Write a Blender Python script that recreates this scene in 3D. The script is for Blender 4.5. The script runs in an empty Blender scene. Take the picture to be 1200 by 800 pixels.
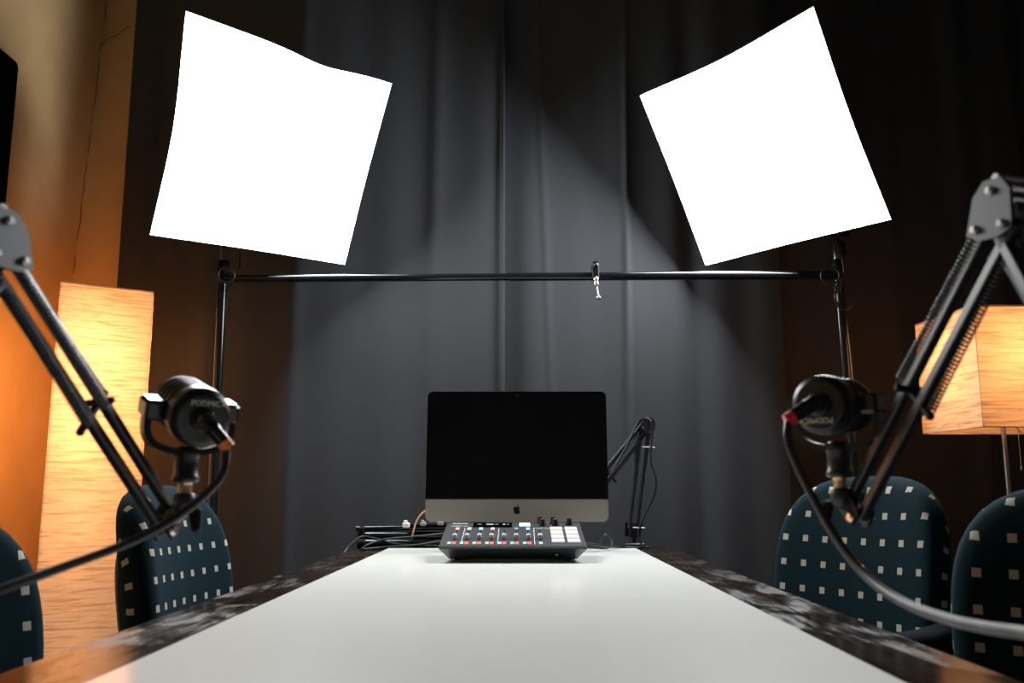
import bpy, math, random
from mathutils import Vector, Matrix
random.seed(7)
scene = bpy.context.scene
col = scene.collection
V = Vector
PI = math.pi

# ---------------------------------------------------------------- camera
F_PX = 1063.0
PITCH = math.atan(174 / F_PX)
YAW = math.atan(8 / F_PX * math.cos(PITCH))
CAM = V((0, 0, 0.91))
cam_d = bpy.data.cameras.new('camera')
cam_d.sensor_width = 36.0
cam_d.lens = F_PX / 1200 * 36.0
cam_d.clip_start = 0.02
cam_d.dof.use_dof = True
cam_d.dof.focus_distance = 2.55
cam_d.dof.aperture_fstop = 6.3
cam = bpy.data.objects.new('camera', cam_d)
cam.location = CAM
cam.rotation_euler = (PI / 2 + PITCH, 0, YAW)
col.objects.link(cam)
scene.camera = cam

# ---------------------------------------------------------------- world and exposure
world = bpy.data.worlds.new('world')
scene.world = world
world.use_nodes = True
world.node_tree.nodes['Background'].inputs[0].default_value = (0.02, 0.024, 0.03, 1)
world.node_tree.nodes['Background'].inputs[1].default_value = 0.3
scene.view_settings.view_transform = 'Standard'
scene.view_settings.look = 'None'
scene.view_settings.exposure = 0.0
scene.view_settings.gamma = 1.0
scene.view_settings.use_curve_mapping = False
SOFTBOX_POWER = 34.0        # radiance of the two softbox diffusers
TALL_LAMP_W = 10.2          # spread over four lights in the tall paper lamp to even its glow
POLE_LAMP_W = 5.0          # split over two lights inside the square paper shade
WARM = (1.0, 0.47, 0.21)

# ---------------------------------------------------------------- measuring: photo pixel + distance -> place in the room
_fw = V((-math.sin(YAW) * math.cos(PITCH), math.cos(YAW) * math.cos(PITCH), math.sin(PITCH)))
_rt = V((math.cos(YAW), math.sin(YAW), 0))
_up = _rt.cross(_fw)
def ray(x, y): return _fw + _rt * ((x - 600) / F_PX) - _up * ((y - 400) / F_PX)
def at(x, y, Y):
    r = ray(x, y); return CAM + r * (Y / r.y)
def at_plane(x, y, p0, n):
    r = ray(x, y); return CAM + r * ((p0 - CAM).dot(n) / r.dot(n))

# ---------------------------------------------------------------- mesh builder
def frame_from(d, hint=V((0, 0, 1))):
    d = V(d).normalized()
    if abs(d.dot(hint)) > .98: hint = V((0, 1, 0)) if abs(d.y) < .9 else V((1, 0, 0))
    x = hint.cross(d).normalized(); y = d.cross(x).normalized()
    return x, y, d

class MB:
    def __init__(s): s.v = []; s.f = []; s.sm = []; s.uv = None
    def add(s, vs, fs, smooth=False):
        o = len(s.v); s.v += [tuple(v) for v in vs]
        for f in fs: s.f.append(tuple(i + o for i in f)); s.sm.append(smooth)
    def box(s, c, size, R=None, bevel=0.0, taper=None):
        """box with chamfered vertical... all edges when bevel > 0; R: 3x3 matrix; taper: (sx,sy) scale of the top"""
        c = V(c); hx, hy, hz = [q / 2 for q in size]
        R = R or Matrix.Identity(3)
        tx, ty = taper or (1, 1)
        b = min(bevel, hx * .9, hy * .9, hz * .9)
        if b <= 0:
            vs = []
            for z in (-hz, hz):
                kx, ky = (tx, ty) if z > 0 else (1, 1)
                for x, y in ((-hx, -hy), (hx, -hy), (hx, hy), (-hx, hy)):
                    vs.append(c + R @ V((x * kx, y * ky, z)))
            s.add(vs, [(3, 2, 1, 0), (4, 5, 6, 7), (0, 1, 5, 4), (1, 2, 6, 5), (2, 3, 7, 6), (3, 0, 4, 7)])
            return
        # octagonal section, chamfered at both ends
        rings = []
        for z, ins in ((-hz, b), (-hz + b, 0), (hz - b, 0), (hz, b)):
            t = (z + hz) / (2 * hz); kx = 1 + (tx - 1) * t; ky = 1 + (ty - 1) * t
            ax, ay = hx - ins, hy - ins
            k = b if ins == 0 else b * .4
            pts = [(-ax + k, -ay), (ax - k, -ay), (ax, -ay + k), (ax, ay - k), (ax - k, ay), (-ax + k, ay), (-ax, ay - k), (-ax, -ay + k)]
            rings.append([c + R @ V((x * kx, y * ky, z)) for x, y in pts])
        vs = [p for r in rings for p in r]; fs = [tuple(range(7, -1, -1)), tuple(range(24, 32))]
        for r in range(3):
            for i in range(8): j = (i + 1) % 8; fs.append((r * 8 + i, r * 8 + j, r * 8 + 8 + j, r * 8 + 8 + i))
        s.add(vs, fs)
    def bar(s, a, b, w, h, hint=V((0, 0, 1)), bevel=0.0):
        a, b = V(a), V(b); x, y, d = frame_from(b - a, hint)
        R = Matrix((x, y, d)).transposed()
        s.box((a + b) / 2, (w, h, (b - a).length), R, bevel)
    def tube(s, pts, r, n=8, closed=False, caps=True):
        pts = [V(p) for p in pts]; m = len(pts)
        rad = r if isinstance(r, (list, tuple)) else [r] * m
        tans = []
        for i in range(m):
            if closed: t = pts[(i + 1) % m] - pts[i - 1]
            else: t = pts[min(i + 1, m - 1)] - pts[max(i - 1, 0)]
            tans.append(t.normalized())
        x, y, _ = frame_from(tans[0]); vs = []
        for i in range(m):
            x = (x - tans[i] * x.dot(tans[i])).normalized(); y = tans[i].cross(x)
            for k in range(n):
                a = 2 * PI * k / n
                vs.append(pts[i] + (x * math.cos(a) + y * math.sin(a)) * rad[i])
        fs = []
        for i in range(m if closed else m - 1):
            i2 = (i + 1) % m
            for k in range(n):
                k2 = (k + 1) % n
                fs.append((i * n + k, i * n + k2, i2 * n + k2, i2 * n + k))
        s.add(vs, fs, True)
        if caps and not closed:
            s.add(vs[:n], [tuple(range(n - 1, -1, -1))]); s.add(vs[-n:], [tuple(range(n))])
    def lathe(s, prof, base=V((0, 0, 0)), axis=V((0, 0, 1)), n=24, smooth=True):
        """prof: list of (radius, height); sharp ends closed"""
        base = V(base); x, y, d = frame_from(axis); vs = []
        for r, h in prof:
            for k in range(n):
                a = 2 * PI * k / n
                vs.append(base + d * h + (x * math.cos(a) + y * math.sin(a)) * r)
        fs = []
        for i in range(len(prof) - 1):
            for k in range(n):
                k2 = (k + 1) % n
                fs.append((i * n + k, i * n + k2, (i + 1) * n + k2, (i + 1) * n + k))
        s.add(vs, fs, smooth)
        s.add(vs[:n], [tuple(range(n - 1, -1, -1))]); s.add(vs[-n:], [tuple(range(n))])
    def prism(s, poly, depth, O, X, Y):
        """flat polygon (list of 2D) in plane O,X,Y extruded symmetric by depth along X x Y"""
        O, X, Y = V(O), V(X).normalized(), V(Y).normalized(); N = X.cross(Y); n = len(poly)
        vs = [O + X * p[0] + Y * p[1] - N * depth / 2 for p in poly] + [O + X * p[0] + Y * p[1] + N * depth / 2 for p in poly]
        fs = [tuple(range(n - 1, -1, -1)), tuple(range(n, 2 * n))]
        for i in range(n): j = (i + 1) % n; fs.append((i, j, n + j, n + i))
        s.add(vs, fs)
    def build(s, name, mat, parent=None, origin=None):
        me = bpy.data.meshes.new(name)
        me.from_pydata(s.v, [], s.f); me.validate()
        if len(me.polygons) == len(s.sm): me.polygons.foreach_set('use_smooth', s.sm)
        if s.uv:
            ul = me.uv_layers.new(name='UVMap')
            for l in me.loops: ul.data[l.index].uv = s.uv[l.vertex_index]
        me.materials.append(mat); me.update()
        o = bpy.data.objects.new(name, me); col.objects.link(o)
        if parent is not None:
            o.parent = parent
            # mesh was written in world space unless the parent says it is local
            if not parent.get('_local'): o.matrix_parent_inverse = parent.matrix_basis.inverted()
        return o

def mesh_in(name, mat, parent, fn):
    m = MB(); fn(m); return m.build(name, mat, parent)
def thing(name, label, cat, loc=(0, 0, 0), group=None, R=None, local=False):
    o = bpy.data.objects.new(name, None); o.empty_display_size = .05
    M = Matrix.Translation(V(loc))
    if R is not None: M = M @ R.to_4x4()
    o.matrix_basis = M
    col.objects.link(o)
    if local: o['_local'] = 1
    return tag(o, label, cat, group)
def tag(o, label, cat, group=None):
    o['label'] = label; o['category'] = cat
    if group: o['group'] = group
    return o
def struct(o): o['kind'] = 'structure'; return o
def smooth_path(pts, k=8):
    """Catmull-Rom"""
    pts = [V(p) for p in pts]; P = [pts[0] * 2 - pts[1]] + pts + [pts[-1] * 2 - pts[-2]]; out = []
    for i in range(1, len(P) - 2):
        for j in range(k):
            t = j / k
            out.append(.5 * ((2 * P[i]) + (-P[i - 1] + P[i + 1]) * t + (2 * P[i - 1] - 5 * P[i] + 4 * P[i + 1] - P[i + 2]) * t * t + (-P[i - 1] + 3 * P[i] - 3 * P[i + 1] + P[i + 2]) * t ** 3))
    out.append(pts[-1]); return out
def cable(name, pts, r, mat, label=None, cat=None, parent=None, n=8, k=8, group=None):
    m = MB(); m.tube(smooth_path(pts, k), r, n); o = m.build(name, mat, parent)
    if label: tag(o, label, cat, group)
    return o
def text_mesh(name, body, size, mat, O, X, Y, parent, depth=.0004, align='CENTER'):
    c = bpy.data.curves.new(name, 'FONT'); c.body = body; c.size = size; c.align_x = align; c.align_y = 'CENTER'
    c.extrude = depth; c.resolution_u = 3
    t = bpy.data.objects.new(name, c); col.objects.link(t)
    bpy.context.view_layer.update()
    me = bpy.data.meshes.new_from_object(t.evaluated_get(bpy.context.evaluated_depsgraph_get()))
    bpy.data.objects.remove(t); bpy.data.curves.remove(c)
    X = V(X).normalized(); Y = V(Y).normalized(); N = X.cross(Y)
    M = Matrix((X, Y, N)).transposed().to_4x4(); M.translation = V(O)
    me.transform(M); me.materials.clear(); me.materials.append(mat)
    o = bpy.data.objects.new(name, me); col.objects.link(o)
    o.parent = parent
    root = parent
    chain = parent.matrix_basis if parent.parent is None else Matrix.Identity(4)
    if not parent.get('_local') and parent.parent is None: o.matrix_parent_inverse = chain.inverted()
    return o

# ---------------------------------------------------------------- materials
def mat(name, color, rough=.5, metal=0.0, noise=.0, nscale=60, bump=0.0, bscale=200, emit=None, estr=0, coat=0.0, spec=.5, stretch=(1, 1, 1), sheen=0.0):
    m = bpy.data.materials.new(name); m.use_nodes = True
    nt = m.node_tree; b = nt.nodes['Principled BSDF']
    b.inputs['Roughness'].default_value = rough; b.inputs['Metallic'].default_value = metal
    b.inputs['Specular IOR Level'].default_value = spec
    b.inputs['Coat Weight'].default_value = coat
    if sheen: b.inputs['Sheen Weight'].default_value = sheen
    tc = nt.nodes.new('ShaderNodeTexCoord'); mp = nt.nodes.new('ShaderNodeMapping')
    mp.inputs['Scale'].default_value = stretch
    nt.links.new(tc.outputs['Object'], mp.inputs['Vector'])
    nz = nt.nodes.new('ShaderNodeTexNoise'); nz.inputs['Scale'].default_value = nscale; nz.inputs['Detail'].default_value = 4
    nt.links.new(mp.outputs[0], nz.inputs['Vector'])
    rp = nt.nodes.new('ShaderNodeValToRGB')
    c = V(color); lo = c * (1 - noise); hi = c * (1 + noise)
    rp.color_ramp.elements[0].color = (*lo, 1); rp.color_ramp.elements[1].color = (*hi, 1)
    rp.color_ramp.elements[0].position = .3; rp.color_ramp.elements[1].position = .7
    nt.links.new(nz.outputs['Fac'], rp.inputs[0]); nt.links.new(rp.outputs[0], b.inputs['Base Color'])
    if bump:
        n2 = nt.nodes.new('ShaderNodeTexNoise'); n2.inputs['Scale'].default_value = bscale; n2.inputs['Detail'].default_value = 3
        nt.links.new(mp.outputs[0], n2.inputs['Vector'])
        bp = nt.nodes.new('ShaderNodeBump'); bp.inputs['Strength'].default_value = bump; bp.inputs['Distance'].default_value = .002
        nt.links.new(n2.outputs['Fac'], bp.inputs['Height']); nt.links.new(bp.outputs[0], b.inputs['Normal'])
    if emit:
        b.inputs['Emission Color'].default_value = (*emit, 1); b.inputs['Emission Strength'].default_value = estr
    return m

M = {}
M['wall'] = mat('wall_paint', (.90, .62, .30), .75, noise=.05, nscale=9, bump=.15, bscale=90)
M['wall_dim'] = mat('wall_paint_grey', (.18, .18, .18), .85, noise=.06, nscale=6)
M['ceiling'] = mat('ceiling_paint', (.06, .06, .065), .9, noise=.05)
M['floor'] = mat('carpet_charcoal', (.035, .036, .04), .95, noise=.35, nscale=180, bump=.5, bscale=400)
M['curtain'] = mat('curtain_cloth', (.055, .058, .065), .92, noise=.07, nscale=420, bump=.25, bscale=900, spec=.12)
M['black_metal'] = mat('black_powder_metal', (.012, .013, .015), .38, .2, noise=.2, nscale=90)
M['gloss_black'] = mat('gloss_black_metal', (.008, .009, .011), .16, .0, noise=.15)
M['boom_black'] = mat('boom_arm_black', (.014, .016, .020), .36, .0, noise=.15, nscale=120)
M['plate_black'] = mat('boom_plate_black', (.012, .014, .018), .5, noise=.15, nscale=120, spec=.22)
M['spring'] = mat('spring_dark_steel', (.09, .095, .105), .36, .8, noise=.1)
M['chrome'] = mat('chrome', (.75, .74, .70), .16, 1.0, noise=.05)
M['brass'] = mat('brass_thread', (.62, .46, .25), .3, 1.0, noise=.1)
M['steel'] = mat('brushed_steel', (.40, .40, .40), .3, 1.0, noise=.1)
M['alu'] = mat('anodised_aluminium', (.40, .385, .345), .42, .75, noise=.03, nscale=500)
M['glass_black'] = mat('black_display_glass', (.002, .002, .0025), .06, noise=.1, spec=.35)
M['black'] = mat('matte_black', (.004, .004, .005), .6, noise=.2, spec=.15)
M['mic'] = mat('microphone_black', (.016, .017, .019), .33, .35, noise=.12, nscale=150)
M['mesh_black'] = mat('grille_black', (.010, .010, .011), .5, .3, noise=.4, nscale=900, bump=.6, bscale=1800)
M['rubber'] = mat('black_rubber', (.015, .015, .017), .55, noise=.15)
M['cable'] = mat('cable_black', (.016, .016, .019), .42, noise=.15, spec=.35)
M['cable_tan'] = mat('cable_tan', (.45, .28, .14), .5, noise=.1)
M['orange'] = mat('orange_ring', (.75, .20, .04), .5, noise=.05)
M['red'] = mat('red_ring', (.60, .03, .03), .45, noise=.05)
M['white_plastic'] = mat('white_plastic', (.72, .70, .64), .45, noise=.06)
M['grey_plastic'] = mat('grey_plastic', (.22, .22, .22), .5, noise=.08)
M['board'] = mat('white_gloss_panel', (.79, .80, .765), .16, noise=.012, nscale=5, spec=.45)
M['mixer'] = mat('mixer_dark_grey', (.020, .024, .030), .42, noise=.12, nscale=300, bump=.15, bscale=900)
M['mixer_top'] = mat('mixer_face', (.024, .027, .032), .45, noise=.1, nscale=300)
M['knob'] = mat('knob_black', (.006, .006, .007), .4, noise=.1)
M['fader'] = mat('fader_cap', (.55, .54, .52), .45, noise=.05)
M['print_white'] = mat('white_print', (.75, .75, .75), .5, noise=.03)
M['print_gold'] = mat('gold_print', (.70, .48, .12), .4, .5, noise=.05)
M['shell'] = mat('softbox_black_fabric', (.012, .012, .014), .7, noise=.2, nscale=300)
M['chair_black'] = mat('chair_black_plastic', (.010, .010, .012), .5, noise=.2)
M['arm_black'] = mat('armrest_black_fabric', (.008, .009, .011), .9, noise=.2, spec=.05)
M['tape'] = mat('pale_hem', (.78, .78, .76), .7, noise=.03)
M['wire'] = mat('lamp_frame_wire', (.75, .60, .40), .6, .0, noise=.1)
def lit(name, c, e, s): return mat(name, c, .5, noise=.03, emit=e, estr=s)
M['b_red'] = lit('red_button', (.6, .1, .09), (1, .13, .10), .42)
M['b_green'] = lit('green_button', (.25, .45, .33), (.3, .75, .45), .16)
M['b_pink'] = lit('pink_button', (.7, .3, .35), (1, .3, .4), .45)
M['b_lime'] = lit('lime_button', (.5, .6, .35), (.65, 1, .4), .3)
M['b_cyan'] = lit('cyan_button', (.3, .6, .65), (.35, .85, 1), .4)
M['b_orange'] = lit('orange_button', (.7, .4, .25), (1, .5, .25), .45)
M['b_blue'] = lit('blue_button', (.3, .4, .7), (.3, .45, 1), .6)
M['b_dim'] = lit('unlit_button', (.2, .2, .2), (.5, .5, .5), .05)
M['lcd'] = lit('lit_label_plate', (.7, .8, .9), (.75, .9, 1), .55)
M['lcd_ink'] = mat('blue_ink', (.05, .08, .25), .5, noise=.05)
PADC = [(1, .62, .55), (1, .86, .62), (.66, .92, .86), (.84, .74, .90), (.98, .90, .72), (.84, .92, .80), (.76, .78, .95), (1, .82, .74)]
for i, c in enumerate(PADC): M['pad%d' % i] = lit('sound_pad_%s' % 'abcdefgh'[i], [(q * .6 + .4) * .46 for q in c], [q * .6 + .4 for q in c], .20)

# wood: dark brown table, varnish worn in long streaks
def wood():
    m = mat('dark_varnished_wood', (.03, .02, .015), .3)
    nt = m.node_tree; b = nt.nodes['Principled BSDF']
    tc = nt.nodes.new('ShaderNodeTexCoord')
    def noise(scale, detail, dist=0.0):
        mp = nt.nodes.new('ShaderNodeMapping'); mp.inputs['Scale'].default_value = scale; nt.links.new(tc.outputs['Object'], mp.inputs[0])
        n = nt.nodes.new('ShaderNodeTexNoise'); n.inputs['Scale'].default_value = 1; n.inputs['Detail'].default_value = detail; n.inputs['Distortion'].default_value = dist
        nt.links.new(mp.outputs[0], n.inputs['Vector']); return n.outputs['Fac']
    def rng(sock, f0, f1, t0, t1):
        r = nt.nodes.new('ShaderNodeMapRange'); r.inputs['From Min'].default_value = f0; r.inputs['From Max'].default_value = f1; r.inputs['To Min'].default_value = t0; r.inputs['To Max'].default_value = t1
        nt.links.new(sock, r.inputs[0]); return r.outputs[0]
    blot = noise((14, 6, 9), 4, .5); grain = noise((170, 9, 60), 4)
    r = nt.nodes.new('ShaderNodeValToRGB'); e = r.color_ramp.elements
    e[0].position = .35; e[0].color = (.0035, .003, .003, 1); e[1].position = .7; e[1].color = (.030, .018, .012, 1)
    nt.links.new(grain, r.inputs[0]); nt.links.new(r.outputs[0], b.inputs['Base Color'])
    mx = nt.nodes.new('ShaderNodeMix'); mx.data_type = 'FLOAT'; mx.inputs[0].default_value = .22
    nt.links.new(blot, mx.inputs[2]); nt.links.new(grain, mx.inputs[3])
    nt.links.new(rng(mx.outputs[0], .46, .60, .11, .36), b.inputs['Roughness'])
    nt.links.new(rng(mx.outputs[0], .46, .60, .02, .26), b.inputs['Specular IOR Level'])
    bp = nt.nodes.new('ShaderNodeBump'); bp.inputs['Strength'].default_value = .15; bp.inputs['Distance'].default_value = .001
    nt.links.new(grain, bp.inputs['Height']); nt.links.new(bp.outputs[0], b.inputs['Normal'])
    return m
M['wood'] = wood()

# crinkled paper lampshade: lets the bulb inside shine through
def paper(name, tint):
    m = bpy.data.materials.new(name); m.use_nodes = True; nt = m.node_tree
    for n in list(nt.nodes): nt.nodes.remove(n)
    out = nt.nodes.new('ShaderNodeOutputMaterial')
    tc = nt.nodes.new('ShaderNodeTexCoord'); mp = nt.nodes.new('ShaderNodeMapping'); mp.inputs['Scale'].default_value = (7, 7, 120)
    nt.links.new(tc.outputs['Object'], mp.inputs[0])
    nz = nt.nodes.new('ShaderNodeTexNoise'); nz.inputs['Scale'].default_value = 1; nz.inputs['Detail'].default_value = 5; nz.inputs['Roughness'].default_value = .6; nz.inputs['Distortion'].default_value = .5
    nt.links.new(mp.outputs[0], nz.inputs['Vector'])
    rp = nt.nodes.new('ShaderNodeValToRGB'); e = rp.color_ramp.elements
    e[0].position = .34; e[0].color = (tint[0] * .62, tint[1] * .58, tint[2] * .52, 1); e[1].position = .52; e[1].color = (*tint, 1)
    nt.links.new(nz.outputs['Fac'], rp.inputs[0])
    bp = nt.nodes.new('ShaderNodeBump'); bp.inputs['Strength'].default_value = .9; bp.inputs['Distance'].default_value = .004
    nt.links.new(nz.outputs['Fac'], bp.inputs['Height'])
    d = nt.nodes.new('ShaderNodeBsdfDiffuse'); t = nt.nodes.new('ShaderNodeBsdfTranslucent'); mx = nt.nodes.new('ShaderNodeMixShader'); mx.inputs[0].default_value = .55
    for s in (d, t):
        nt.links.new(rp.outputs[0], s.inputs['Color']); nt.links.new(bp.outputs[0], s.inputs['Normal'])
    nt.links.new(d.outputs[0], mx.inputs[1]); nt.links.new(t.outputs[0], mx.inputs[2]); nt.links.new(mx.outputs[0], out.inputs[0])
    return m
M['paper'] = paper('crinkled_rice_paper', (.95, .80, .58))
M['paper2'] = paper('crinkled_rice_paper_cream', (.95, .78, .56))

# softbox diffuser: the lamp's glowing face
def diffuser():
    m = bpy.data.materials.new('glowing_diffuser'); m.use_nodes = True; nt = m.node_tree
    b = nt.nodes['Principled BSDF']; b.inputs['Base Color'].default_value = (.9, .9, .9, 1); b.inputs['Roughness'].default_value = .9
    tc = nt.nodes.new('ShaderNodeTexCoord'); nz = nt.nodes.new('ShaderNodeTexNoise'); nz.inputs['Scale'].default_value = 3
    nt.links.new(tc.outputs['Object'], nz.inputs['Vector'])
    mr = nt.nodes.new('ShaderNodeMapRange'); mr.inputs['To Min'].default_value = SOFTBOX_POWER * .92; mr.inputs['To Max'].default_value = SOFTBOX_POWER * 1.08
    nt.links.new(nz.outputs['Fac'], mr.inputs[0]); nt.links.new(mr.outputs[0], b.inputs['Emission Strength'])
    b.inputs['Emission Color'].default_value = (.965, .985, 1.0, 1)
    return m
M['diffuser'] = diffuser()

# chair fabric: dark teal pile with a woven grid of pale squares, laid out on the cloth (UV in metres)
def fabric():
    m = mat('teal_fabric_pale_squares', (.006, .018, .024), .95, noise=.25, nscale=500, bump=.35, bscale=1200, spec=.08, sheen=.06)
    nt = m.node_tree; b = nt.nodes['Principled BSDF']; base = b.inputs['Base Color'].links[0].from_socket
    b.inputs['Sheen Roughness'].default_value = .4; b.inputs['Sheen Tint'].default_value = (.25, .5, .6, 1)
    uv = nt.nodes.new('ShaderNodeUVMap'); sp = nt.nodes.new('ShaderNodeSeparateXYZ'); nt.links.new(uv.outputs[0], sp.inputs[0])
    def cell(sock, period, width):
        a = nt.nodes.new('ShaderNodeMath'); a.operation = 'DIVIDE'; a.inputs[1].default_value = period; nt.links.new(sock, a.inputs[0])
        p = nt.nodes.new('ShaderNodeMath'); p.operation = 'PINGPONG'; p.inputs[1].default_value = .5; nt.links.new(a.outputs[0], p.inputs[0])
        g = nt.nodes.new('ShaderNodeMath'); g.operation = 'LESS_THAN'; g.inputs[1].default_value = width / period / 2; nt.links.new(p.outputs[0], g.inputs[0])
        return g.outputs[0]
    mu = nt.nodes.new('ShaderNodeMath'); mu.operation = 'MULTIPLY'
    nt.links.new(cell(sp.outputs[0], .052, .0135), mu.inputs[0]); nt.links.new(cell(sp.outputs[1], .0575, .0145), mu.inputs[1])
    mx = nt.nodes.new('ShaderNodeMix'); mx.data_type = 'RGBA'; mx.inputs[7].default_value = (.42, .39, .33, 1)
    nt.links.new(mu.outputs[0], mx.inputs[0]); nt.links.new(base, mx.inputs[6]); nt.links.new(mx.outputs[2], b.inputs['Base Color'])
    return m
M['fabric'] = fabric()

# ================================================================ THE ROOM
WX0, WX1, WY0, WY1, CEIL = -1.74, 2.75, -2.6, 4.15, 3.3
def slab(name, c, size, m):
    b = MB(); b.box(c, size); return struct(b.build(name, m))
slab('floor', ((WX0 + WX1) / 2, (WY0 + WY1) / 2, -.05), (WX1 - WX0 + .6, WY1 - WY0 + .4, .1), M['floor'])
slab('ceiling', ((WX0 + WX1) / 2, (WY0 + WY1) / 2, CEIL + .05), (WX1 - WX0 + .6, WY1 - WY0 + .4, .1), M['ceiling'])
slab('wall_back', ((WX0 + WX1) / 2, WY1 + .05, CEIL / 2), (WX1 - WX0 + .6, .1, CEIL), M['wall'])
slab('wall_right', (WX1 + .05, (WY0 + WY1) / 2, CEIL / 2), (.1, WY1 - WY0, CEIL), M['wall_dim'])
slab('wall_front', ((WX0 + WX1) / 2, WY0 - .05, CEIL / 2), (WX1 - WX0 + .6, .1, CEIL), M['wall_dim'])
PLY = 3.54
slab('trim_1', (WX0 + .20, (PLY + WY1) / 2, CEIL / 2), (.70, WY1 - PLY, CEIL), M['wall'])     # pilaster in the left corner, partly behind the curtain
# the left wall leans outwards a little towards the ceiling corner, as its corner line in the photograph does
cA, cB = at(125, 0, PLY), at(88, 300, PLY)
def wall_x(z): return cB.x + (cA.x - cB.x) * (z - cB.z) / (cA.z - cB.z)
b = MB()
vs = []
for y in (WY0, WY1):
    for z in (0, CEIL): vs += [(wall_x(z), y, z), (wall_x(z) - .12, y, z)]
b.add(vs, [(0, 2, 6, 4), (1, 5, 7, 3), (0, 1, 3, 2), (4, 6, 7, 5), (2, 3, 7, 6), (0, 4, 5, 1)])
wall_left = struct(b.build('wall_left', M['wall']))
M['crack'] = mat('plaster_crack', (.16, .10, .06), .9, noise=.2)
def crack(pix, r=.0016):
    pts = []
    for (x, y) in pix:
        p = at(x, y, PLY); p.x = max(p.x, wall_x(p.z) + .001); p.y = PLY - .0005
        pts.append(p)
    m = MB(); fine = []
    for i in range(len(pts) - 1):
        for k in range(6):
            p = pts[i].lerp(pts[i + 1], k / 6); fine.append(p + V((random.uniform(-.004, .004), 0, random.uniform(-.003, .003))))
    fine.append(pts[-1]); m.tube(fine, r, 4); m.build('crack', M['crack'], bpy.data.objects['trim_1'])
crack([(124, 4), (117, 52), (107, 130), (101, 196), (94, 250), (86, 320)])
crack([(117, 52), (128, 45), (140, 40), (152, 30)])
b = MB(); b.box((wall_x(.05) + .009, (WY0 + WY1) / 2, .05), (.018, WY1 - WY0 - .02, .1), bevel=.004)
struct(b.build('baseboard_left', M['white_plastic']))

# ================================================================ CURTAINS
CY = 3.20
def cx(px, Y=CY): return at(px, 500, Y).x
XL, XR = cx(340), cx(900)
def curtain_y(x):
    """the cloth hangs flat in the middle and falls back towards the walls on both sides"""
    def ramp(t, w):   # smooth integral of a 0..1 slope step of width w
        if t <= -w: return 0
        if t >= w: return t
        return (t + w) ** 2 / (4 * w)
    fwd = min(1, max(0, (cx(500) - x) / (cx(500) - XL))) if x > XL else max(0, 1 - (XL - x) / .5)
    return CY - .075 * fwd * fwd * (3 - 2 * fwd) + .31 * ramp(XL - x, .05) + .43 * ramp(x - XR, .16)
def curtain(name, label, x0, x1, dy, seed, hem_l=False, hem_r=False, amp=.010, folds=()):
    rnd = random.Random(seed); n = max(40, int((x1 - x0) / .008)); rows = 26
    ph = [rnd.uniform(0, 6.28) for _ in range(6)]
    zt, zb = 3.24, .015
    vs = []; fs = []
    for j in range(rows + 1):
        z = zt + (zb - zt) * j / rows
        for i in range(n + 1):
            x = x0 + (x1 - x0) * i / n
            s = curtain_y(x)
            w = amp * (math.sin(x * 21 + ph[0] + .25 * math.sin(z * 1.3)) * .55 + math.sin(x * 37 + ph[1] + .5 * math.sin(z * .9 + ph[4])) * .35 + math.sin(x * 9 + ph[2]) * .8)
            for (fx, fw_, fd, lean) in folds:
                t = (x - fx - lean * (z - 1.5)) / fw_
                w += fd * math.exp(-t * t)
            w *= .8 + .3 * math.sin(z * 1.1 + ph[3] + x * 2)
            vs.append((x, s + dy + w, z))
    for j in range(rows):
        for i in range(n):
            a = j * (n + 1) + i; fs.append((a, a + 1, a + n + 2, a + n + 1))
    m = MB(); m.add(vs, fs, True)
    root = thing(name, label, 'curtain', ((x0 + x1) / 2, curtain_y((x0 + x1) / 2), 0))
    o = m.build('cloth', M['curtain'], root)
    md = o.modifiers.new('thickness', 'SOLIDIFY'); md.thickness = .003; md.offset = 1
    def hem(x):
        h = MB(); sg = 1 if x == x1 else -1
        pts = [(x - sg * .006, curtain_y(x) + dy - .004 + amp * .2 * math.sin(z_ * 3), z_) for z_ in [zb + (zt - zb) * q / 24 for q in range(25)]]
        h.tube(pts, .0055, 6); h.build('side_hem', M['curtain'], root)
    if hem_l: hem(x0)
    if hem_r: hem(x1)
    t = MB(); t.tube([(x0 + (x1 - x0) * q / 30, curtain_y(x0 + (x1 - x0) * q / 30) + dy + .01, 3.235) for q in range(31)], .012, 8)
    t.build('top_pocket', M['curtain'], root)
    return root
xs = cx(590)
curtain('curtain', 'charcoal curtain panel on the left, beside the tall paper lamp, overlapping at the centre seam', at(137, 300, 3.40).x, xs + .004, -.022, 3, hem_r=True, amp=.008,
        folds=((cx(505), .03, -.012, .01), (cx(346), .03, -.012, 0), (-1.15, .06, -.03, 0), (-1.4, .05, .03, 0)))
curtain('curtain', 'charcoal curtain panel right of the centre seam, behind the clamp on the crossbar', xs - .06, cx(922) + .02, .012, 9, amp=.006,
        folds=((cx(738), .010, -.012, .01), (cx(644), .012, -.006, -.03), (cx(820), .05, .02, 0)))
curtain('curtain', 'dark curtain panel on the right, behind the square paper lampshade', cx(922) - .06, 2.5, .060, 5, hem_l=False, amp=.016,
        folds=((1.25, .06, -.03, 0), (1.55, .05, .03, 0), (1.9, .07, -.03, 0)))
rod_pts = [(x, curtain_y(x) + .03, 3.25) for x in [at(138, 300, 3.40).x - .06 + k * .08 for k in range(52)]]
m = MB(); m.tube(rod_pts, .008, 8)
tag(m.build('curtain_rail', M['black_metal']), 'black curtain rail under the ceiling carrying the charcoal curtains', 'rail')

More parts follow.
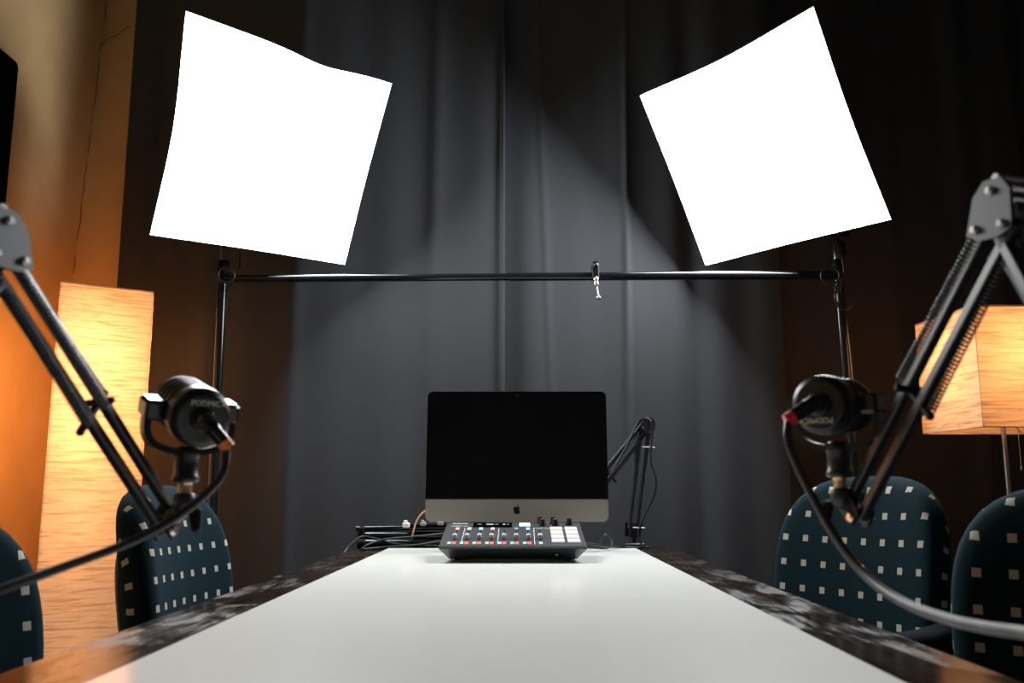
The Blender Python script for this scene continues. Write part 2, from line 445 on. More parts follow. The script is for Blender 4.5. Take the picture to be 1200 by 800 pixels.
# ================================================================ TABLE
TX0, TX1, TY0, TY1, TZ = -.503, .467, .22, 2.96, .735
root = thing('conference_table', 'long dark brown wooden table under the white panel', 'table', ((TX0 + TX1) / 2, (TY0 + TY1) / 2, 0))
def rrect(x0, x1, y0, y1, r, n=6):
    out = []
    for (cx_, cy_, a0) in ((x1 - r, y1 - r, 0), (x0 + r, y1 - r, 90), (x0 + r, y0 + r, 180), (x1 - r, y0 + r, 270)):
        for k in range(n + 1):
            a = math.radians(a0 + 90 * k / n); out.append((cx_ + r * math.cos(a), cy_ + r * math.sin(a)))
    return out
def plate(m, poly, z0, z1, ch):
    n = len(poly); cxx = sum(p[0] for p in poly) / n; cyy = sum(p[1] for p in poly) / n
    def ins(p, d):
        v = V((p[0] - cxx, p[1] - cyy)); return (p[0] - d * (1 if v.x > 0 else -1), p[1] - d * (1 if v.y > 0 else -1))
    vs = []
    for z, d in ((z0, ch), (z0 + ch, 0), (z1 - ch, 0), (z1, ch)): vs += [(*ins(p, d), z) for p in poly]
    fs = [tuple(range(n - 1, -1, -1)), tuple(range(3 * n, 4 * n))]
    for r in range(3):
        for i in range(n): j = (i + 1) % n; fs.append((r * n + i, r * n + j, r * n + n + j, r * n + n + i))
    m.add(vs, fs)
m = MB(); plate(m, rrect(TX0, TX1, TY0, TY1, .05), TZ - .032, TZ, .003); m.build('table_top', M['wood'], root)
for sx in (TX0 + .10, TX1 - .10):
    for sy in (TY0 + .12, TY1 - .12):
        m = MB(); m.box((sx, sy, (TZ - .032) / 2), (.055, .055, TZ - .032), bevel=.006); m.build('leg', M['chair_black'], root)
for sx in (TX0 + .10, TX1 - .10):
    m = MB(); m.box((sx, (TY0 + TY1) / 2, TZ - .032 - .03), (.025, TY1 - TY0 - .30, .06), bevel=.003); m.build('apron', M['chair_black'], root)
BX0, BX1, BY0, BY1, BZ = -.388, .347, .30, 2.756, .740
m = MB(); plate(m, rrect(BX0, BX1, BY0, BY1, .004, 2), TZ, BZ, .001)
tag(m.build('whiteboard', M['board']), 'glossy white panel lying along the middle of the dark table', 'panel')

# ================================================================ SOFTBOXES AND STANDS
def softbox(label, centre, n, pix, sag, group):
    centre, n = V(centre), V(n).normalized()
    C = [at_plane(x, y, centre, n) for x, y in pix]      # TL TR BR BL on the fitted plane
    cen = sum(C, V()) / 4
    root = thing('softbox', label, 'softbox', cen, group)
    N = 16
    def edge(i, t):
        a, b = C[i], C[(i + 1) % 4]; p = a.lerp(b, t)
        return p + (cen - p).normalized() * sag[i](t)
    G = {}
    for i in range(N + 1):
        for j in range(N + 1):
            u, v = i / N, j / N
            T, B_, L, R_ = edge(0, u), edge(2, 1 - u), edge(3, 1 - v), edge(1, v)
            p = T * (1 - v) + B_ * v + L * (1 - u) + R_ * u - (C[0] * (1 - u) * (1 - v) + C[1] * u * (1 - v) + C[2] * u * v + C[3] * (1 - u) * v)
            p = p + n * (.012 * math.sin(PI * u) * math.sin(PI * v))
            G[i, j] = p
    vs = [G[i, j] for j in range(N + 1) for i in range(N + 1)]
    fs = [(j * (N + 1) + i, (j + 1) * (N + 1) + i, (j + 1) * (N + 1) + i + 1, j * (N + 1) + i + 1) for j in range(N) for i in range(N)]
    m = MB(); m.add(vs, fs, True); m.build('diffuser', M['diffuser'], root)
    ring = [G[i, 0] for i in range(N)] + [G[N, j] for j in range(N)] + [G[N - i, N] for i in range(N)] + [G[0, N - j] for j in range(N)]
    K = len(ring)
    apex = cen - n * .29
    X, Y, _ = frame_from(n)
    # shell: black fabric, bowed along four spring rods, down to a small ring
    rows = 10; vs = []
    for r in range(rows + 1):
        t = r / rows
        for k in range(K):
            p = ring[k]; d = (p - cen); dl = d.normalized()
            corner = d.length
            small = dl * .075
            w = (1 - t) ** 1.0
            bow = .045 * math.sin(PI * t)
            vs.append(cen + d * w + small * (1 - w) + dl * bow - n * (-.0015 + .2905 * (t ** .85)))
    fs = [(r * K + k, (r + 1) * K + k, (r + 1) * K + (k + 1) % K, r * K + (k + 1) % K) for r in range(rows) for k in range(K)]
    m = MB(); m.add(vs, fs, True); o = m.build('fabric_shell', M['shell'], root)
    # rim lip
    m = MB(); m.tube([p - n * .003 + (p - cen).normalized() * .002 for p in ring], .0030, 6, closed=True); m.build('rim', M['shell'], root)
    # lamp head with back knob and tilt bracket
    m = MB(); m.lathe([(.078, -.01), (.082, 0), (.082, .02), (.055, .035), (.050, .08), (.044, .09), (.03, .095)], apex, -n, 24); head = m.build('lamp_head', M['gloss_black'], root)
    return root, cen, n, apex
LN, RN = (.521, -.741, -.423), (-.616, -.616, -.491)
z0 = lambda t: 0.0
sbL, cL, nL, aL = softbox('glowing square softbox on the left stand, tilted down towards the white panel', (-.783, 2.766, 1.978), LN,
    [(218, 13), (459, 98), (404, 310), (176, 275)],
    [lambda t: .020 * math.exp(-((t - .70) / .20) ** 2) * math.sin(PI * t) + .003 * math.sin(PI * t), lambda t: .004 * math.sin(PI * t), lambda t: .003 * math.sin(PI * t), lambda t: .017 * math.sin(PI * t)], 'pair of softboxes')
sbR, cR, nR, aR = softbox('glowing square softbox on the right stand, above the square paper lamp', (.769, 2.804, 1.992), RN,
    [(750, 112), (953, 8), (1044, 257), (827, 311)],
    [lambda t: .015 * math.sin(PI * t), lambda t: .008 * math.sin(PI * t), lambda t: .003 * math.sin(PI * t), lambda t: .004 * math.sin(PI * t)], 'pair of softboxes')

def light_stand(label, top, foot_xy, head, n):
    """black stand: thick lower tube, thin bright upper tube, collar, tripod feet; carries the softbox head"""
    fx, fy = foot_xy; base = V((fx, fy, 0)); top = V(top)
    root = thing('light_stand', label, 'light stand', base, 'pair of light stands')
    ax = (top - base)
    def p(z): return base + ax * (z / top.z)
    m = MB(); m.tube([p(.10), p(1.645)], .0155, 14); m.build('lower_tube', M['gloss_black'], root)
    m = MB(); m.tube([p(1.60), top], .0115, 12); m.build('upper_tube', M['steel'], root)
    m = MB(); m.lathe([(.017, 0), (.021, .004), (.021, .045), (.017, .05)], p(1.625), ax, 16); c = m.build('collar', M['black'], root)
    m = MB(); q = p(1.76); m.tube([q, q + V((.035, -.006, 0))], .005, 8); m.lathe([(.006, 0), (.013, .003), (.013, .014), (.008, .017)], q + V((.03, -.006, 0)), V((1, -.15, 0)), 12); m.build('clamp_knob', M['black'], root)
    # tilt bracket joining the tube to the lamp head
    hd = V(head) - V(n) * .06
    m = MB(); m.tube(smooth_path([top - V((0, 0, .03)), top + V((0, 0, .01)), top.lerp(hd, .5) + V((0, 0, .02)), hd]), .012, 8); m.lathe([(.018, 0), (.024, .004), (.024, .05), (.018, .055)], top - V((0, 0, .04)), V((0, 0, 1)), 14); m.build('tilt_bracket', M['black'], root)
    for k in range(3):
        a = math.radians(((0, 235, 300) if fx < 0 else (180, 240, 305))[k]); d = V((math.cos(a), math.sin(a), 0))
        m = MB(); m.bar(p(.42) + d * .02, base + d * .34 + V((0, 0, .015)), .018, .010, V((0, 0, 1)), .002); lg = m.build('leg', M['gloss_black'], root)
        m = MB(); m.bar(p(.16) + d * .015, base + d * .20 + V((0, 0, .19)), .010, .006); m.build('leg_brace', M['gloss_black'], root)
        m = MB(); m.lathe([(.012, 0), (.014, .004), (.012, .022)], base + d * .34, V((0, 0, 1)), 10); m.build('rubber_foot', M['rubber'], lg)
    m = MB(); m.lathe([(.016, 0), (.023, .005), (.023, .04), (.016, .045)], p(.40), ax, 14); m.build('leg_hub', M['black'], root)
    return root
SY = 2.98
ltop = at(262.5, 288, SY); lbot = at(250, 560, SY)
def extend(a, b, z): return a + (b - a) * ((z - a.z) / (b.z - a.z))
lfoot = extend(ltop, lbot, 0)
stL = light_stand('black light stand on the left carrying the softbox, beside the tall paper lamp', extend(lbot, ltop, 2.02), (lfoot.x, lfoot.y), aL, nL)
rtop = at(979, 285, SY); rbot = at(1001, 560, SY)
rfoot = extend(rtop, rbot, 0)
stR = light_stand('black light stand on the right carrying the softbox, behind the red-ringed microphone', extend(rbot, rtop, 2.05), (rfoot.x, rfoot.y), aR, nR)

# crossbar between the stands
ba, bb = at(262, 326.5, SY - .028), at(976, 322, SY - .028)
root = thing('crossbar', 'thin black crossbar spanning between the two light stands', 'crossbar', (ba + bb) / 2)
bm_ = ba.lerp(bb, .48)
m = MB(); m.tube([ba, bm_], .0125, 14); m.build('bar_section', M['gloss_black'], root)
m = MB(); m.tube([bm_ - (bb - ba).normalized() * .02, bb], .0140, 14); m.build('bar_section', M['gloss_black'], root)
for q, d in ((ba, -1), (bb, 1)):
    m = MB(); m.lathe([(.012, 0), (.016, .003), (.016, .014), (.010, .018)], q - V((d * .004, 0, 0)), V((d, 0, 0)), 14); m.build('end_cap', M['black'], root)
# ring hook left, S-hook right, around bar and stand
def ring_pts(c, r, nrm, n=28, a0=0, a1=360):
    x, y, _ = frame_from(nrm); return [V(c) + x * r * math.cos(math.radians(a0 + (a1 - a0) * k / n)) + y * r * math.sin(math.radians(a0 + (a1 - a0) * k / n)) for k in range(n + (0 if a1 - a0 == 360 else 1))]
m = MB(); m.tube(ring_pts(at(265, 322, SY - .055), .026, V((.35, -1, 0))), .0042, 8, closed=True)
tag(m.build('hanging_ring', M['black_metal']), 'black ring looped around the left end of the crossbar', 'ring')
root = thing('double_hook', 'black double hook hanging from the right end of the crossbar', 'hook', at(974, 325, SY - .055))
c1 = at(973, 323, SY - .055)
m = MB(); m.tube(ring_pts(c1, .029, V((-.2, -1, 0)), 28, -60, 250), .0045, 8); m.build('upper_hook', M['black_metal'], root)
hp = [at(x, y, SY - .055) for x, y in ((978, 334), (980, 340), (978.5, 346), (980, 354), (985, 361), (991, 362), (996, 359), (999.5, 352.5))]
m = MB(); m.tube(smooth_path(hp, 5), .0048, 8); m.build('lower_hook', M['black_metal'], root)

# clamp on the crossbar with a hanging chrome joint
cp = at(697.5, 321, SY - .03)
root = thing('clamp', 'small black clamp on the crossbar with a chrome ball stud hanging from it', 'clamp', cp)
m = MB(); m.box(cp + V((0, -.020, .008)), (.022, .012, .062), bevel=.003); m.box(cp + V((0, .020, .008)), (.022, .010, .055), bevel=.003); m.box(cp + V((0, 0, .024)), (.022, .044, .010), bevel=.002); jw = m.build('jaw', M['black'], root)
m = MB(); m.lathe([(.003, 0), (.008, .002), (.008, .012), (.003, .014)], cp + V((0, -.026, .022)), V((0, -1, 0)), 12); m.build('jaw_screw', M['black_metal'], jw)
m = MB(); m.lathe([(.004, 0), (.008, .004), (.0085, .012), (.005, .018), (.008, .022), (.008, .03), (.004, .034)], cp + V((.0, -.022, -.014)), V((.06, 0, -1)), 12); m.build('chrome_joint', M['chrome'], root)
m = MB(); e = cp + V((.003, -.022, -.048)); m.tube([e, e + V((.004, 0, -.034))], .003, 8); m.lathe([(.002, 0), (.007, .003), (.008, .008), (.007, .012), (.002, .015)], e + V((.004, 0, -.030)), V((.1, 0, -1)), 12); m.build('ball_stud', M['steel'], root)

# power cords down the stands
cable('electric_cable', [aL - nL * .09, at(281, 300, SY + .03), at(280, 320, SY + .02), at(266, 350, SY + .03), at(261, 420, SY + .03), at(257, 520, SY + .03), at(254, 640, SY + .03), V((lfoot.x + .03, SY, .5)), V((lfoot.x + .05, SY + .02, .012)), V((lfoot.x - .1, SY + .2, .008))], .003, M['cable'], 'thin black cord running down beside the left light stand', 'cord')
cable('electric_cable', [aR - nR * .09, at(986, 300, SY - .03), at(985, 335, SY - .02), at(991, 390, SY + .03), at(1000, 470, SY + .03), at(1008, 560, SY + .03), V((rfoot.x + .03, SY, .5)), V((rfoot.x + .06, SY + .03, .012)), V((rfoot.x + .2, SY + .1, .008))], .0032, M['cable'], 'thin black cord running down beside the right light stand', 'cord')
cable('lamp_cord', [at(990, 362, SY + .05), at(997, 420, SY + .06), at(1003, 500, SY + .06), at(1010, 600, SY + .06), V((rfoot.x + .06, SY + .06, .3)), V((rfoot.x + .1, SY + .06, .01))], .0022, M['cable_tan'], 'thin tan cord hanging just behind the right light stand', 'cord')
m = MB(); q = at(987, 292, SY - .035); m.box(q, (.022, .02, .056), bevel=.006); tag(m.build('inline_switch', M['black']), 'small black inline switch on the cord under the right softbox', 'switch')

# ================================================================ LAMPS
def shade_mesh(m, corners, z0, z1, n_side=14, n_up=60, wob=.003, seed=1):
    """open paper box: corners = 4 (x,y) in order, bottom and top open"""
    rnd = random.Random(seed); K = 4 * n_side; vs = []
    for r in range(n_up + 1):
        z = z0 + (z1 - z0) * r / n_up
        for s in range(4):
            a, b_ = V(corners[s]), V(corners[(s + 1) % 4]); nrm = V(((b_ - a).y, -(b_ - a).x)).normalized()
            for k in range(n_side):
                t = k / n_side; p = a.lerp(b_, t)
                w = wob * math.sin(PI * t) ** .5 * (math.sin(z * 55 + 4 * t + s) * .4 + rnd.uniform(-.5, .5)) if k else rnd.uniform(-.4, .4) * wob
                vs.append((p.x + nrm.x * w, p.y + nrm.y * w, z + (rnd.uniform(-1, 1) * .001 if r in (0, n_up) else 0)))
    fs = [(r * K + k, r * K + (k + 1) % K, (r + 1) * K + (k + 1) % K, (r + 1) * K + k) for r in range(n_up) for k in range(K)]
    m.add(vs, fs, False)
def bulb_light(name, loc, watts, radius, parent):
    ld = bpy.data.lights.new(name, 'POINT'); ld.energy = watts; ld.color = WARM; ld.shadow_soft_size = radius
    lo = bpy.data.objects.new(name, ld); lo.location = loc; col.objects.link(lo); lo.parent = parent
    lo.matrix_parent_inverse = parent.matrix_basis.inverted()
# tall floor lamp
pA, pB = at(71, 329, 2.86), at(180, 342, 2.86 * 1.056)
A2, B2 = V((pA.x, pA.y)), V((pB.x, pB.y)); e = (B2 - A2); nb = V((-e.y, e.x)).normalized()
# the rear pair of corners turns back and left so that a sliver of the left side shows
D2 = A2 + V((-.085, .21)); C2 = D2 + e
zt = pA.z
lc = (A2 + B2 + C2 + D2) / 4
lampL = thing('floor_lamp', 'tall square column floor lamp of crinkled paper glowing warm by the left wall', 'floor lamp', (lc.x, lc.y, 0))
m = MB(); shade_mesh(m, [A2, B2, C2, D2], .03, zt, 14, 90, .003, 4); m.build('paper_shade', M['paper'], lampL)
m = MB(); m.add([(*q, zt - .006) for q in (A2, B2, C2, D2)] + [(*q, zt - .003) for q in (A2, B2, C2, D2)], [(3, 2, 1, 0), (4, 5, 6, 7), (0, 1, 5, 4), (1, 2, 6, 5), (2, 3, 7, 6), (3, 0, 4, 7)]); m.build('paper_lid', M['paper'], lampL)  # unseen lid, added to keep bulb light off the upper curtain
for q in (A2, B2, C2, D2):
    m = MB(); i = q.lerp(lc, .03); m.tube([(i.x, i.y, .01), (i.x, i.y, zt - .004)], .0012, 5); m.build('frame_post', M['wire'], lampL)
for z_ in (.035, zt - .004):
    m = MB(); m.tube([(*q.lerp(lc, .03), z_) for q in (A2, B2, C2, D2)], .0014, 5, closed=True); m.build('frame_hoop', M['wire'], lampL)
m = MB(); m.box((lc.x, lc.y, .012), (.22, .22, .02), Matrix.Rotation(math.atan2(e.y, e.x), 3, 'Z'), bevel=.004); m.build('base', M['black_metal'], lampL)
bz = 1.30
m = MB(); m.tube([(lc.x, lc.y, .02), (lc.x, lc.y, bz - .09)], .006, 8); m.build('pole', M['wire'], lampL)
m = MB(); m.lathe([(.012, 0), (.018, .005), (.018, .04), (.014, .045)], (lc.x, lc.y, bz - .10), V((0, 0, 1)), 14); m.build('socket', M['white_plastic'], lampL)
for z_, k_ in ((1.36, .44), (1.10, .39), (.80, .12), (.45, .05)): bulb_light('bulb', (lc.x - .065, lc.y + .03, z_), TALL_LAMP_W * k_, .06, lampL)  # extra bulbs added to even the shade's glow, set off-centre to brighten the wall

# pole lamp with square shade, right
PY = 2.75
s0 = at(1072, 375, PY * 1.10); s1 = at(1126, 360, PY)        # far-left corner, near corner
a2, b2 = V((s0.x, s0.y)), V((s1.x, s1.y))
# square shade: side from a2 to b2, then turn
sd = (b2 - a2).normalized(); S = .34; b2 = a2 + sd * S
sn = V((-sd.y, sd.x)); c2 = b2 + sn * S; d2 = a2 + sn * S
lc2 = (a2 + c2) / 2
zt2 = at(1135, 356.5, b2.y).z; zb2 = at(1128, 500, b2.y).z
lampR = thing('standing_lamp', 'warm glowing square paper lampshade on a thin pole at the right', 'lamp', (lc2.x, lc2.y, 0))
m = MB(); shade_mesh(m, [a2, b2, c2, d2], zb2, zt2, 14, 34, .002, 8); m.build('paper_shade', M['paper2'], lampR)
m = MB(); m.add([(*q, zt2 - .006) for q in (a2, b2, c2, d2)] + [(*q, zt2 - .003) for q in (a2, b2, c2, d2)], [(3, 2, 1, 0), (4, 5, 6, 7), (0, 1, 5, 4), (1, 2, 6, 5), (2, 3, 7, 6), (3, 0, 4, 7)]); m.build('paper_lid', M['paper2'], lampR)  # unseen lid, added to stop light leaving the top of the shade
for z_ in (zb2, zt2):
    m = MB(); m.tube([(*q, z_) for q in (a2, b2, c2, d2)], .0016, 5, closed=True); m.build('shade_hoop', M['wire'], lampR)
for q in (a2, b2, c2, d2):
    m = MB(); m.tube([(*q, zb2), (*q, zt2)], .0012, 5); m.build('shade_post', M['wire'], lampR)
m = MB(); m.tube([(lc2.x, lc2.y, .02), (lc2.x, lc2.y, zb2 + .12)], .0075, 10); m.build('pole', M['steel'], lampR)
m = MB()
for q in (a2, b2, c2, d2): m.tube([(*q, zb2 + .01), (lc2.x, lc2.y, zb2 + .05)], .0025, 6)
m.build('shade_spider', M['wire'], lampR)
m = MB(); m.lathe([(.012, 0), (.02, .005), (.02, .05), (.015, .055)], (lc2.x, lc2.y, zb2 + .08), V((0, 0, 1)), 14); m.build('socket', M['white_plastic'], lampR)
m = MB(); m.lathe([(.13, 0), (.135, .004), (.13, .018), (.03, .026), (.012, .04)], (lc2.x, lc2.y, 0), V((0, 0, 1)), 32); m.build('base', M['steel'], lampR)
pc = V((lc2.x + .035, lc2.y - .02, 0)); m = MB(); m.tube([(pc.x, pc.y, zb2 + .1), (pc.x, pc.y, zb2 - .11)], .0014, 5); m.lathe([(.002, 0), (.004, .004), (.002, .016)], (pc.x, pc.y, zb2 - .125), V((0, 0, 1)), 8); m.build('pull_chain', M['brass'], lampR)
for k_ in (-.045, .045): bulb_light('bulb', (lc2.x + k_, lc2.y, zb2 + .22), POLE_LAMP_W / 2, .07, lampR)  # second bulb added to soften the hot spot on the paper

# ================================================================ CHAIRS
def chair(label, L, Rr, ztop, recline=8, arm=False):
    """office chair; L and Rr: the two ends (x,y) of the backrest's front face as the sitter leaves them, viewer-left and viewer-right"""
    L, Rr = V(L), V(Rr); mid = (L + Rr) / 2; ex = (Rr - L).normalized(); W = (Rr - L).length
    fwd = V((ex.y, -ex.x))      # towards the viewer = out of the front of the backrest
    R = Matrix(((ex.x, -fwd.x, 0), (ex.y, -fwd.y, 0), (0, 0, 1)))
    root = thing('office_chair', label, 'chair', (mid.x, mid.y, 0), 'office chairs around the table', R, local=True)
    H = .50; zc = ztop - H / 2; hw, hh = W / 2, H / 2
    Rt = Matrix.Rotation(-math.radians(recline), 3, 'X')
    def outline(a):
        # rounded slab: straighter at the bottom, well rounded at the top
        c, s_ = math.cos(a), math.sin(a); p = 3.0 if s_ > 0 else 4.5
        k = (abs(c) ** p + abs(s_) ** p) ** (-1 / p)
        x, z = c * k * hw, s_ * k * hh
        return x * (1 - .07 * (1 - z / hh) * .5 * 0 + (-.05 if z < 0 else 0) * abs(z / hh)), z
    n = 56; prof = []
    # (scale, depth y, arc scale)  y negative = front
    for t in (0.0001, .2, .4, .6, .75, .86): prof.append((t, -.052 - .006 * (1 - t * t), t))
    for k in range(1, 8):
        a = PI * k / 8; prof.append((.88 + .12 * math.sin(a), -.012 - .040 * math.cos(a), .86 + .20 * k / 4))
    for t in (.85, .6, .3, .0001): prof.append((t, .030, 1.26 + (1 - t) * .8))
    vs = []; uv = []
    for (sc, y, ar) in prof:
        for k in range(n):
            a = 2 * PI * k / n; x, z = outline(a)
            bend = -.035 * (x * sc / hw) ** 2 + .02 * (z * sc / hh) ** 2     # sides wrap slightly forward
            p = Rt @ V((x * sc, y + bend, z * sc)); vs.append((p.x, p.y, p.z + zc)); uv.append((x * ar + .026, z * ar + .02))
    fs = [(r * n + k, r * n + (k + 1) % n, (r + 1) * n + (k + 1) % n, (r + 1) * n + k) for r in range(len(prof) - 1) for k in range(n)]
    m = MB(); m.add(vs, fs, True); m.uv = uv; m.build('backrest', M['fabric'], root)
    m = MB(); vs2 = []
    for (sc, y) in ((.60, .026), (.64, .034), (.60, .046), (.4, .055), (.001, .056)):
        for k in range(n):
            x, z = outline(2 * PI * k / n); p = Rt @ V((x * sc, y, z * sc)); vs2.append((p.x, p.y, p.z + zc))
    m.add(vs2, [(r * n + k, r * n + (k + 1) % n, (r + 1) * n + (k + 1) % n, (r + 1) * n + k) for r in range(4) for k in range(n)], True); m.build('back_shell', M['chair_black'], root)
    # seat cushion
    vs = []; uv = []; so = V((0, -.30, .455))
    for (sc, z, ar) in ((.0001, .045, 0), (.5, .046, .5), (.85, .042, .85), (.95, .032, .97), (1.0, .008, 1.1), (.98, -.02, 1.2), (.9, -.034, 1.3), (.0001, -.036, 2)):
        for k in range(n):
            a = 2 * PI * k / n; c, s_ = math.cos(a), math.sin(a); q = (abs(c) ** 3.6 + abs(s_) ** 3.6) ** (-1 / 3.6)
            x, y = c * q * .235, s_ * q * .22; vs.append((so.x + x * sc, so.y + y * sc, so.z + z)); uv.append((x * ar, y * ar))
    m = MB(); m.add(vs, [(r * n + k, r * n + (k + 1) % n, (r + 1) * n + (k + 1) % n, (r + 1) * n + k) for r in range(7) for k in range(n)], True); m.uv = uv; m.build('seat', M['fabric'], root)
    m = MB(); m.tube(smooth_path([(0, -.20, .415), (0, .02, .405), (0, .075, .47), (0, .085, .62)]), .016, 8); m.build('back_bracket', M['chair_black'], root)
    m = MB(); m.box((0, -.30, .405), (.16, .20, .03), bevel=.006); m.build('seat_plate', M['chair_black'], root)
    m = MB(); m.lathe([(.024, 0), (.024, .16), (.014, .165), (.014, .30)], (0, -.30, .10), V((0, 0, 1)), 14); m.build('gas_column', M['black_metal'], root)
    for k in range(5):
        a = 2 * PI * k / 5 + .3; d = V((math.cos(a), math.sin(a), 0)); c0 = V((0, -.30, .10)); t = c0 + d * .27 + V((0, 0, -.025))
        m = MB(); m.bar(c0 + d * .015, t, .035, .022, V((0, 0, 1)), .005); lg = m.build('base_leg', M['chair_black'], root)
        m = MB(); s_ = V((-d.y, d.x, 0))
        for sg in (-1, 1): m.lathe([(.018, -.008), (.025, -.005), (.025, .005), (.018, .008)], V((t.x, t.y, .025)) + s_ * .012 * sg, s_, 14)
        m.tube([t, V((t.x, t.y, .03))], .006, 6); m.build('caster', M['rubber'], lg)
    if arm:
        for sg in (-1, 1):
            m = MB(); x = sg * (W / 2 + .035)
            m.tube(smooth_path([(x * .8, -.18, .42), (x, -.18, .44), (x, -.17, .63)]), .012, 8); m.build('armrest_post', M['chair_black'], root)
            m = MB(); vs = []
            for (sc, z) in ((.001, .645), (.55, .644), (.82, .638), (.95, .628), (1, .616), (.96, .604), (.8, .598), (.001, .597)):
                for k in range(24):
                    c, s_ = math.cos(2 * PI * k / 24), math.sin(2 * PI * k / 24); q = (abs(c) ** 3 + abs(s_) ** 3) ** (-1 / 3)
                    vs.append((x + c * q * .038 * sc, -.16 + s_ * q * .145 * sc, z + .02 * max(0, s_ * q * sc)))
            m.add(vs, [(r * 24 + k, (r + 1) * 24 + k, (r + 1) * 24 + (k + 1) % 24, r * 24 + (k + 1) % 24) for r in range(7) for k in range(24)], True); m.build('armrest_pad', M['arm_black'], root)
    return root
chair('teal chair with pale squares at the far left, behind the orange-ringed microphone', (-.835, 1.93), (-.79, 2.35), .925)
chair('teal chair with pale squares cut off by the left edge of the photo', (-1.03, 1.20), (-.865, 1.62), .89)
chair('teal chair with pale squares at the far right, below the red-ringed microphone', (.675, 2.30), (.90, 1.92), .945, arm=True)
chair('teal chair with pale squares cut off by the right edge of the photo', (.735, 1.58), (1.10, 1.31), .925)

# ================================================================ DESKTOP COMPUTER
IY = 2.62
def desktop():
    bl, br = at(498, 611, IY), at(713.5, 611, IY)
    W = (br - bl).length; z_b = bl.z; z_t = at(605, 458, IY + .02).z; Hh = z_t - z_b
    mid = (bl + br) / 2; tilt = math.radians(4)
    R = Matrix.Rotation(-tilt, 3, 'X')
    root = thing('desktop_computer', 'all-in-one computer with black screen and silver chin behind the mixer', 'computer', (mid.x, IY + .06, BZ))
    def P3(x, z, y=0): return V((mid.x, IY, z_b)) + R @ V((x, y, z))
    def rr(w0, w1, h0, h1, r, n=6, rb=True):
        out = []
        for (cx_, cz, a0, ok) in ((w1 - r, h1 - r, 0, 1), (w0 + r, h1 - r, 90, 1), (w0 + r, h0 + r, 180, rb), (w1 - r, h0 + r, 270, rb)):
            if ok:
                for k in range(n + 1):
                    a = math.radians(a0 + 90 * k / n); out.append((cx_ + r * math.cos(a), cz + r * math.sin(a)))
            else: out.append((cx_ - r if a0 == 180 else cx_ + r, h0))
        return out
    chin = .063
    X, Z = R @ V((1, 0, 0)), R @ V((0, 0, 1)); Yv = R @ V((0, 1, 0))
    # aluminium body: rim slab and domed back
    poly = rr(-W / 2, W / 2, 0, Hh, .016)
    m = MB(); m.prism(poly, .006, P3(0, 0, .006), X, Z); m.build('aluminium_body', M['alu'], root)
    m = MB(); n = len(poly); vs = []
    for t, d in ((1.0, .008), (.9, .016), (.7, .028), (.4, .038), (.001, .042)):
        for (x, z) in poly: vs.append(P3(x * t, Hh / 2 + (z - Hh / 2) * t, d))
    m.add(vs, [(r * n + k, (r + 1) * n + k, (r + 1) * n + (k + 1) % n, r * n + (k + 1) % n) for r in range(4) for k in range(n)], True); m.build('rear_shell', M['alu'], root)
    # black glass, then the silver chin proud of the body by a hair
    g = rr(-W / 2 - .0002, W / 2 + .0002, chin, Hh + .0002, .016, rb=False)
    m = MB(); m.prism(g, .002, P3(0, 0, .0018), X, Z); scr = m.build('screen_glass', M['glass_black'], root)
    c = rr(-W / 2 + .0006, W / 2 - .0006, .0006, chin - .001, .015)
    c = [(x, z) for x, z in c if z < chin * .6] ; c = [(-W / 2 + .0006, chin - .0008)] + sorted([q for q in c if q[0] < 0], key=lambda q: -q[1]) + sorted([q for q in c if q[0] >= 0], key=lambda q: q[1]) + [(W / 2 - .0006, chin - .0008)]
    m = MB(); m.prism(c, .002, P3(0, 0, .0020), X, Z); ch = m.build('chin', M['alu'], root)
    m = MB(); m.lathe([(.0022, 0), (.0022, .0004)], P3(.002, Hh - .012, .0006), -Yv, 12); m.build('camera_lens', M['mixer_top'], scr)
    # emblem: apple silhouette, drawn in units of its height
    ap = [(-.02, .56), (-.12, .63), (-.27, .64), (-.40, .55), (-.46, .38), (-.45, .15), (-.38, -.06), (-.27, -.25), (-.16, -.34), (-.05, -.31), (.04, -.29), (.14, -.32), (.23, -.34), (.34, -.24), (.44, -.03), (.36, .03), (.31, .14), (.30, .27), (.34, .40), (.42, .48), (.34, .58), (.22, .64), (.10, .61)]
    s = .0215
    m = MB(); m.prism([(x * s, z * s) for x, z in ap][::-1], .0006, P3(.0, chin * .48 - .002, .0008), X, Z)
    leaf = [(0, .68), (.01, .80), (.08, .92), (.20, .98), (.20, .86), (.12, .73)]
    m.prism([(x * s, z * s) for x, z in leaf][::-1], .0006, P3(.0, chin * .48 - .002, .0008), X, Z); m.build('emblem', M['black'], ch)
    # stand
    m = MB(); m.prism([(.018, BZ + .006), (.16, BZ + .006), (.165, BZ + .012), (.062, z_b + .11), (.05, z_b + .11)], .18, V((mid.x, IY - .01, 0)), V((0, 1, 0)), V((0, 0, 1))) ; m.build('stand_leg', M['alu'], root)
    m = MB(); plate(m, rrect(mid.x - .09, mid.x + .09, IY - .03, IY + .17, .012), BZ, BZ + .007, .002); m.build('stand_foot', M['alu'], root)
desktop()

